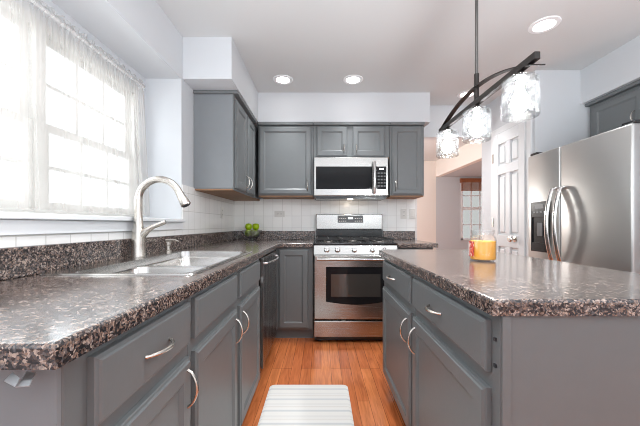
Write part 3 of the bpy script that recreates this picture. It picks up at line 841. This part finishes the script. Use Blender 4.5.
box(bm, FX-0.0135, FX-0.0122, dy0+0.05, dy1-0.05, 1.215, 1.25)
obj('button_panel', bm, 'plastic_grey', dp)
obj('lever', B(FX-0.011, FX-0.0035, 2.47, 2.53, 0.99, 1.10, 0.003, 1), 'plastic_grey', dp)
obj('hinge_cover', B(FX+0.015, FX+0.10, 2.57, FY1-0.006, FZ+0.0005, FZ+0.022, 0.006, 1), 'black', t)
obj('hinge_cover', B(FX+0.015, FX+0.10, FY0+0.006, FY0+0.085, FZ+0.0005, FZ+0.022, 0.006, 1), 'black', t)
obj('kick_plate', B(FX+0.03, FX+0.074, FY0+0.01, FY1-0.01, 0.0, 0.075), 'black', t)

# ------------------------------------------------------------------ sink, faucet, soap pump
t = thing('sink', 'double-bowl stainless sink dropped into the worktop below the window', 'sink', ((SX0+SX1)/2, (SY0+SY1)/2, ZT1))
def rrect(x0, x1, y0, y1, r, n=6):
    pts = []
    for cx, cy, a0 in ((x1-r, y1-r, 0), (x0+r, y1-r, PI/2), (x0+r, y0+r, PI), (x1-r, y0+r, 1.5*PI)):
        for k in range(n+1): pts.append((cx+r*math.cos(a0+PI/2*k/n), cy+r*math.sin(a0+PI/2*k/n)))
    return pts
def basin(bm, x0, x1, y0, y1, zt, zb, r):
    loops = []
    for ins, z in ((0, zt), (0.004, zt-0.008), (0.012, zb+0.03), (0.02, zb+0.010), (0.04, zb)):
        loops.append([bm.verts.new((x, y, z)) for x, y in rrect(x0+ins, x1-ins, y0+ins, y1-ins, max(0.01, r-ins*0.3))])
    for a, b in zip(loops, loops[1:]):
        n = len(a)
        for k in range(n): bm.faces.new((a[k], b[k], b[(k+1) % n], a[(k+1) % n]))
    bm.faces.new(loops[-1])
    return loops[0]
def bridge_fill(bm, outer, inner):
    n = len(outer)
    for k in range(n): bm.faces.new((outer[k], outer[(k+1) % n], inner[(k+1) % n], inner[k]))
bx0, bx1 = SX0+0.095, SX1-0.03
ymid = 1.47
bm = bmesh.new()
# rim: raised bead outside, flat deck stepping down to one opening that holds both bowls
o0 = [bm.verts.new((x, y, ZT1+0.0006)) for x, y in rrect(SX0, SX1, SY0, SY1, 0.035)]
o1 = [bm.verts.new((x, y, ZT1+0.0060)) for x, y in rrect(SX0+0.004, SX1-0.004, SY0+0.004, SY1-0.004, 0.033)]
o2 = [bm.verts.new((x, y, ZT1+0.0060)) for x, y in rrect(SX0+0.012, SX1-0.012, SY0+0.012, SY1-0.012, 0.03)]
o3 = [bm.verts.new((x, y, ZT1+0.0040)) for x, y in rrect(bx0-0.004, bx1+0.004, SY0+0.026, SY1-0.026, 0.055)]
o4 = [bm.verts.new((x, y, ZT1-0.030)) for x, y in rrect(bx0, bx1, SY0+0.03, SY1-0.03, 0.055)]
for a, b in ((o0, o1), (o1, o2), (o2, o3), (o3, o4)): bridge_fill(bm, a, b)
zd = ZT1-0.030
rim = obj('rim', bm, 'sink', t, True)
for nm, y0, y1 in (('near', SY0+0.0305, ymid-0.012), ('far', ymid+0.012, SY1-0.0305)):
    bm = bmesh.new(); basin(bm, bx0+0.001, bx1-0.001, y0, y1, zd, 0.735, 0.055)
    bmesh.ops.recalc_face_normals(bm, faces=bm.faces)
    bmesh.ops.reverse_faces(bm, faces=bm.faces)
    bs = obj('basin', bm, 'sink', t, True)
    obj('drain', lathe(bmesh.new(), [(0, 0.001), (0.03, 0.001), (0.042, 0.004), (0.045, 0.0008)], ((bx0+bx1)/2, (y0+y1)/2, 0.735), n=20), 'chrome', bs, True)
obj('divider', B(bx0+0.002, bx1-0.002, ymid-0.0125, ymid+0.0125, zd-0.02, zd+0.004, 0.006), 'sink', t, True)

fx, fy, fz = -0.934, 1.56, ZT1+0.0056
t = thing('faucet', 'brushed nickel gooseneck pull-down faucet at the back of the sink', 'faucet', (fx, fy, fz))
obj('base', lathe(bmesh.new(), [(0, 0), (0.034, 0), (0.035, 0.006), (0.033, 0.012), (0.032, 0.06), (0.030, 0.11), (0.025, 0.15), (0.0205, 0.185), (0.019, 0.22), (0, 0.22)], (fx, fy, fz), n=24), 'nickel', t, True)
R_ = 0.108; zc = 1.208
pts = [(fx, fy, fz+0.2), (fx, fy, zc-0.03), (fx, fy, zc)]
for i in range(1, 17):
    a = PI - (PI-0.42)*i/16
    pts.append((fx+R_+R_*math.cos(a), fy, zc+R_*math.sin(a)))
rad = [0.0185]*3+[0.0175]*16
obj('spout', tube(bmesh.new(), pts, rad, 14), 'nickel', t, True)
pe = Vector(pts[-1]); dirv = (pe-Vector(pts[-2])).normalized()
hd = obj('spray_head', tube(bmesh.new(), [pe, pe+dirv*0.012, pe+dirv*0.04, pe+dirv*0.074, pe+dirv*0.078], [0.0178, 0.0185, 0.0215, 0.026, 0.024], 16), 'nickel', t, True)
obj('nozzle', tube(bmesh.new(), [pe+dirv*0.0785, pe+dirv*0.082], 0.0185, 16), 'toe', hd, True)
obj('lever', tube(bmesh.new(), [(fx+0.018, fy, 1.030), (fx+0.045, fy, 1.056), (fx+0.080, fy, 1.075), (fx+0.128, fy, 1.094), (fx+0.140, fy, 1.099)], [0.021, 0.016, 0.011, 0.011, 0.009], 12), 'nickel', t, True)

sx, sy = -0.938, 1.87
t = thing('soap_dispenser', 'small brushed nickel soap pump on the sink deck beyond the faucet', 'soap dispenser', (sx, sy, fz))
obj('base', lathe(bmesh.new(), [(0, 0), (0.021, 0), (0.021, 0.008), (0.013, 0.014), (0.012, 0.035), (0.018, 0.04), (0.018, 0.058), (0.012, 0.063), (0, 0.063)], (sx, sy, fz), n=20), 'nickel', t, True)
obj('nozzle', tube(bmesh.new(), [(sx-0.012, sy, fz+0.070), (sx+0.01, sy, fz+0.071), (sx+0.045, sy, fz+0.071), (sx+0.066, sy, fz+0.062)], [0.009, 0.009, 0.0065, 0.005], 10), 'nickel', t, True)

# ------------------------------------------------------------------ curtain
t = thing('curtain_rod', 'white curtain rod across the top of the sink window', 'curtain rod', (-1.2, 1.3, 2.02))
obj('rod', tube(bmesh.new(), [(-1.258, 2.085, 2.015), (-1.215, 2.085, 2.015), (-1.203, 2.075, 2.015), (-1.2, 2.06, 2.015), (-1.2, 0.5, 2.015), (-1.215, 0.49, 2.015), (-1.258, 0.49, 2.015)], 0.007, 8), 'trim', t, True)
def curtain(name, y0, y1, flare0, flare1, label, seed):
    rnd = random.Random(seed)
    bm = bmesh.new(); nu, nv = 260, 26
    ph = [rnd.uniform(0, 6.28) for _ in range(6)]
    zs = [2.048 - (2.048-1.146)*((j/nv)) for j in range(nv+1)]
    zs[1] = 2.032; zs[2] = 2.020; zs[3] = 2.010; zs[4] = 1.998; zs[5] = 1.975
    for j in range(6, nv+1): zs[j] = 1.975-(1.975-1.146)*(j-5)/(nv-5)
    grid = []
    for i in range(nu+1):
        u = i/nu; col = []
        for j, z in enumerate(zs):
            w = max(0.0, min(1.0, (1.975-z)/0.83))
            y = (y0-flare0*w)+(y1-y0+(flare0+flare1)*w)*u
            s = u*(y1-y0)
            gather = 0.0025*math.sin(2*PI*s/0.028+ph[0])+0.002*math.sin(2*PI*s/0.047+ph[1])
            folds = 0.010*math.sin(2*PI*s/0.21+ph[2]+0.5*w)+0.004*math.sin(2*PI*s/0.11+ph[3]-0.6*w)
            # crisp pleats where the cloth doubles back
            pl = 0.0
            for k in range(3):
                c = (0.18+0.32*k)+0.02*w; dd_ = (u-c)/0.009
                pl += 0.034*math.exp(-dd_*dd_)
            x = -1.200+gather*(1-w)**2.0+(folds+pl)*(0.25+0.75*w)*(1 if z < 1.98 else 0.3)
            if 2.005 < z < 2.025: x = -1.200+0.011+gather*0.5
            if z > 2.04: x += 0.006*math.sin(2*PI*s/0.05+ph[4])
            zz = z + (0.006*math.sin(2*PI*s/0.06+ph[5]) if j == 0 else 0)
            col.append(bm.verts.new((max(-1.252, x), y, zz)))
        grid.append(col)
    for i in range(nu):
        for j in range(nv):
            bm.faces.new((grid[i][j], grid[i+1][j], grid[i+1][j+1], grid[i][j+1]))
    o = obj(name, bm, 'sheer', None, True)
    tag(o, label, 'curtain', 'sheer curtains over the sink')
curtain('sheer_curtain', 1.42, 2.06, 0.0, 0.075, 'sheer white curtain panel gathered on the rod, behind the faucet by the recess corner', 3)
curtain('sheer_curtain', 0.50, 1.419, 0.0, 0.0, 'sheer white curtain panel gathered on the rod, farther from the faucet', 5)

# ------------------------------------------------------------------ pendant over the island
px, pz = 0.76, 1.680; py0, py1 = 1.07, 1.945
pyc = 1.49
t = thing('pendant_light', 'dark bronze bar pendant with three crackled glass shades hanging over the island', 'light', (px, pyc, pz))
obj('bar', B(px-0.011, px+0.011, py0, py1, pz-0.014, pz+0.014, 0.002, 1), 'bronze', t)
obj('rod', tube(bmesh.new(), [(px, pyc, pz+0.0145), (px, pyc, 2.418)], 0.0075, 10), 'rodmetal', t, True)
obj('rod_sleeve', tube(bmesh.new(), [(px, pyc, pz+0.015), (px, pyc, pz+0.14)], 0.0115, 10), 'bronze', t, True)
obj('canopy', lathe(bmesh.new(), [(0, 0), (0.03, 0), (0.062, 0.012), (0.065, 0.0215), (0, 0.0215)], (px, pyc, 2.418), n=24), 'bronze', t, True)
bm = bmesh.new(); prev = None
for i in range(33):
    y = 1.05+(1.94-1.05)*i/32
    z = pz+0.078-0.52*(y-1.535)**2
    if i == 32: z = pz
    xo = px
    ring = [bm.verts.new((xo+a, y, z+b)) for a, b in ((-0.013, -0.0025), (0.013, -0.0025), (0.013, 0.0025), (-0.013, 0.0025))]
    if prev:
        for k in range(4): bm.faces.new((prev[k], prev[(k+1) % 4], ring[(k+1) % 4], ring[k]))
    else: bm.faces.new(ring[::-1])
    prev = ring
bm.faces.new(prev)
obj('arched_band', bm, 'bronze', t)
for y in (1.165, pyc, 1.835):
    zt = pz-0.036
    hol = obj('holder', lathe(bmesh.new(), [(0, pz-0.0145-zt), (0.012, pz-0.0145-zt), (0.03, 0.004), (0.034, 0.0), (0, 0.0)], (px, y, zt), n=20), 'bronze', t, True)
    sh = obj('shade', lathe(bmesh.new(), [(0.018, -0.001), (0.056, -0.003), (0.063, -0.010), (0.064, -0.145), (0.061, -0.150), (0.058, -0.146), (0.058, -0.012), (0.018, -0.006)], (px, y, zt), n=36), 'shade', t, True)
    obj('bulb', lathe(bmesh.new(), [(0, -0.128), (0.016, -0.125), (0.028, -0.112), (0.032, -0.095), (0.027, -0.075), (0.015, -0.052), (0.012, -0.012), (0, -0.012)], (px, y, zt), n=20), 'bulb', t, True)

# ------------------------------------------------------------------ recessed downlights
for x, y, pw, lab in ((-0.355, 2.85, 26, 'recessed ceiling downlight above the aisle, nearest the window wall cabinets'),
                  (0.30, 2.85, 26, 'recessed ceiling downlight in front of the range cabinets'),
                  (1.515, 2.07, 36, 'recessed ceiling downlight in front of the refrigerator'),
                  (1.515, 3.17, 26, 'recessed ceiling downlight by the pantry door, half hidden by the pendant')):
    t = thing('recessed_light', lab, 'light', (x, y, Z_C), 'recessed downlights')
    obj('trim_ring', lathe(bmesh.new(), [(0.060, -0.001), (0.066, -0.008), (0.090, -0.006), (0.094, -0.0006), (0.060, -0.0006)], (x, y, Z_C), n=32), 'trim', t, True)
    obj('lens', lathe(bmesh.new(), [(0, -0.003), (0.059, -0.003), (0.059, -0.0006), (0, -0.0006)], (x, y, Z_C), n=32), 'lens', t)
    d = bpy.data.lights.new('downlight', 'SPOT'); d.energy = pw; d.spot_size = math.radians(100); d.spot_blend = 1.0; d.shadow_soft_size = 0.06; d.color = (0.95, 0.98, 1.0)
    so = link('downlight', d); so.location = (x, y, Z_C-0.02)

# unseen fill spots added over the aisle to brighten it, without fixtures
for x, y in ((-0.45, 1.2), (0.30, 1.2)):
    d = bpy.data.lights.new('downlight', 'SPOT'); d.energy = 30; d.spot_size = math.radians(130); d.spot_blend = 1.0; d.shadow_soft_size = 0.06; d.color = (0.95, 0.98, 1.0)
    so = link('downlight', d); so.location = (x, y, Z_C-0.02)

# ------------------------------------------------------------------ small things
# candle
cx, cy = 0.774, 1.46
t = thing('candle_jar', 'lit-orange wax candle in a wide glass jar on the island worktop', 'candle', (cx, cy, ZT1))
t['label'] = 'orange wax candle in a wide glass jar standing on the island worktop'
cz = ZT1+0.0005
obj('jar', lathe(bmesh.new(), [(0, 0), (0.052, 0), (0.058, 0.006), (0.059, 0.098), (0.054, 0.114), (0.047, 0.122), (0.047, 0.128), (0.051, 0.132), (0.051, 0.146), (0.048, 0.147), (0.047, 0.132), (0.043, 0.122), (0.050, 0.112), (0.0555, 0.098), (0.0555, 0.008), (0.05, 0.005), (0, 0.005)], (cx, cy, cz), n=36), 'jar', t, True)
obj('wax', lathe(bmesh.new(), [(0, 0.0055), (0.049, 0.0055), (0.0545, 0.010), (0.0545, 0.094), (0.05, 0.095), (0, 0.093)], (cx, cy, cz), n=32), 'wax', t, True)
obj('wick', tube(bmesh.new(), [(cx, cy, cz+0.093), (cx+0.002, cy, cz+0.108)], 0.0012, 6), 'wick', t)
def wrap(a0, a1, z0, z1, r):
    bm = bmesh.new(); prev = None
    for i in range(13):
        a = a0+(a1-a0)*i/12
        v = [bm.verts.new((cx+rr*math.cos(a), cy+rr*math.sin(a), cz+z)) for rr, z in ((r, z0), (r, z1), (r+0.0006, z1), (r+0.0006, z0))]
        if prev:
            for k in range(4): bm.faces.new((prev[k], v[k], v[(k+1) % 4], prev[(k+1) % 4]))
        else: bm.faces.new(v)
        prev = v
    bm.faces.new(prev[::-1]); bmesh.ops.recalc_face_normals(bm, faces=bm.faces)
    return bm
lb = obj('label', wrap(PI*0.72, PI*1.13, 0.022, 0.092, 0.0593), 'label', t, True)
obj('label_edge', wrap(PI*0.76, PI*0.95, 0.026, 0.088, 0.0601), 'paper', lb, True)

# fruit bowl
bx, by = -0.745, 3.30; bz = ZT1+0.0005
t = thing('fruit_bowl', 'clear glass footed bowl of green apples in the worktop corner', 'bowl', (bx, by, bz))
bm = bmesh.new(); n = 40
def scallop(r, z, k): a = 2*PI*k/n; return (bx+r*math.cos(a)*(1+0.05*math.cos(10*a)*(z/0.1)), by+r*math.sin(a)*(1+0.05*math.cos(10*a)*(z/0.1)), bz+z)
prof = [(0.04, 0.0), (0.042, 0.004), (0.018, 0.012), (0.018, 0.02), (0.05, 0.028), (0.084, 0.05), (0.096, 0.08), (0.102, 0.108), (0.099, 0.110), (0.092, 0.08), (0.080, 0.053), (0.045, 0.033), (0.01, 0.030)]
prev = None
for r, z in prof:
    ring = [bm.verts.new(scallop(r, z, k)) for k in range(n)]
    if prev:
        for k in range(n): bm.faces.new((prev[k], prev[(k+1) % n], ring[(k+1) % n], ring[k]))
    else: bm.faces.new(ring[::-1])
    prev = ring
bm.faces.new(prev)
bmesh.ops.recalc_face_normals(bm, faces=bm.faces)
obj('bowl', bm, 'bowl', t, True)
ap = [(0.033, 0.0), (0.036, 0.004)]
aprof = [(0.0, 0.006), (0.012, 0.0), (0.026, 0.006), (0.036, 0.024), (0.038, 0.042), (0.033, 0.060), (0.020, 0.070), (0.010, 0.068), (0.0, 0.062)]
for dx, dy, dz, lab in ((-0.0385, -0.022, 0.043, 'green apple low in the glass bowl, on the window wall side'),
                        (0.0385, -0.022, 0.043, 'green apple low in the glass bowl, on the range side'),
                        (0.0, 0.044, 0.043, 'green apple low in the glass bowl, nearest the back wall tiles'),
                        (-0.0385, 0.0, 0.113, 'green apple on top of the pile, on the window wall side'),
                        (0.0385, 0.006, 0.113, 'green apple on top of the pile, on the range side')):
    c = (bx+dx, by+dy, bz+dz)
    a = thing('apple', lab, 'apple', c, 'green apples in the glass bowl')
    obj('flesh', lathe(bmesh.new(), aprof, c, n=20), 'apple', a, True)
    obj('stem', tube(bmesh.new(), [(c[0], c[1], c[2]+0.063), (c[0]+0.003, c[1], c[2]+0.080)], 0.0016, 6), 'stem', a)

# wall plates
def outlet(name, label, c, face, kind='outlet', w=0.07, h=0.115):
    x, y, z = c
    t = thing(name, label, 'outlet' if kind == 'outlet' else 'switch', (x, y, z), 'white wall plates on the tiles')
    def pb(u0, u1, z0, z1, d0, d1, bev=0.0):
        if face == 'x': return B(x+d0, x+d1, y+u0, y+u1, z+z0, z+z1, bev, 1)
        return B(x+u0, x+u1, y-d1, y-d0, z+z0, z+z1, bev, 1)
    obj('plate', pb(-w/2, w/2, -h/2, h/2, 0.0005, 0.006, 0.0015), 'plastic_white', t)
    if kind == 'outlet':
        horiz = w > h
        for s in (-1, 1):
            u, v = (s*0.02, 0) if horiz else (0, s*0.02)
            so = obj('socket', pb(u-0.013, u+0.013, v-0.013, v+0.013, 0.0062, 0.008, 0.001), 'plastic_white', t)
            bm = bmesh.new()
            for q in (-0.005, 0.005):
                b2 = pb(u+q-0.001, u+q+0.001, v-0.005, v+0.005, 0.0082, 0.0086)
                me = bpy.data.meshes.new('tmp'); b2.to_mesh(me); b2.free(); bm.from_mesh(me); bpy.data.meshes.remove(me)
            obj('slots', bm, 'darkgap', so)
    else:
        obj('rocker', pb(-0.016, 0.016, -0.033, 0.033, 0.0062, 0.009, 0.001), 'plastic_white', t)
outlet('wall_outlet', 'white upright outlet on the window wall tiles beneath the two-door cabinet', (-0.992, 3.05, 1.205), 'x')
outlet('wall_outlet', 'white sideways outlet on the back tiles beneath the corner wall cabinet', (-0.47, YB-0.008, 1.205), 'y', w=0.115, h=0.07)
outlet('wall_outlet', 'white upright outlet on the back tiles between range and doorway', (0.938, YB-0.008, 1.208), 'y')
outlet('light_switch', 'white rocker switch beside the outlet near the doorway', (1.035, YB-0.008, 1.208), 'y', 'switch')

# floor mat
bm = bmesh.new()
pts = rrect(-0.34, 0.178, 1.18, 2.05, 0.035)
lo = [bm.verts.new((x, y, 0.0008)) for x, y in pts]; md = [bm.verts.new((x, y, 0.008)) for x, y in pts]
hi = [bm.verts.new((x, y, 0.0165)) for x, y in rrect(-0.322, 0.160, 1.198, 2.032, 0.028)]
bm.faces.new(lo[::-1]); bridge_fill(bm, lo, md); bridge_fill(bm, md, hi); bm.faces.new(hi)
bmesh.ops.recalc_face_normals(bm, faces=bm.faces)
tag(obj('floor_mat', bm, 'mat', None, True), 'white cushioned floor mat with thin grey stripes on the wood floor', 'mat')

# bent metal bracket at the end of the sink run
def at(u, v, y): return Vector(((u-321)/305*y, y, H-(v-224.5)/305*y))
def plate(bm, q, th):
    n_ = (q[1]-q[0]).cross(q[2]-q[0]).normalized()*th
    a = [bm.verts.new(p) for p in q]; b = [bm.verts.new(p+n_) for p in q]
    bm.faces.new(a[::-1]); bm.faces.new(b)
    for i in range(4): bm.faces.new((a[i], a[(i+1) % 4], b[(i+1) % 4], b[i]))
bm = bmesh.new()
plate(bm, [at(27, 371, 0.476), at(36, 373, 0.476), at(31, 381, 0.44), at(21, 381, 0.44)], 0.0012)
plate(bm, [at(21, 381, 0.44), at(32, 380, 0.44), at(29, 386, 0.43), at(15, 387, 0.43)], 0.0012)
plate(bm, [at(12, 372, 0.455), at(20, 378, 0.44), at(15, 387, 0.425), at(4, 381, 0.44)], 0.0012)
bmesh.ops.recalc_face_normals(bm, faces=bm.faces)
tag(obj('metal_bracket', bm, 'bracket'), 'small bent metal bracket sticking out under the open end of the sink worktop', 'bracket')
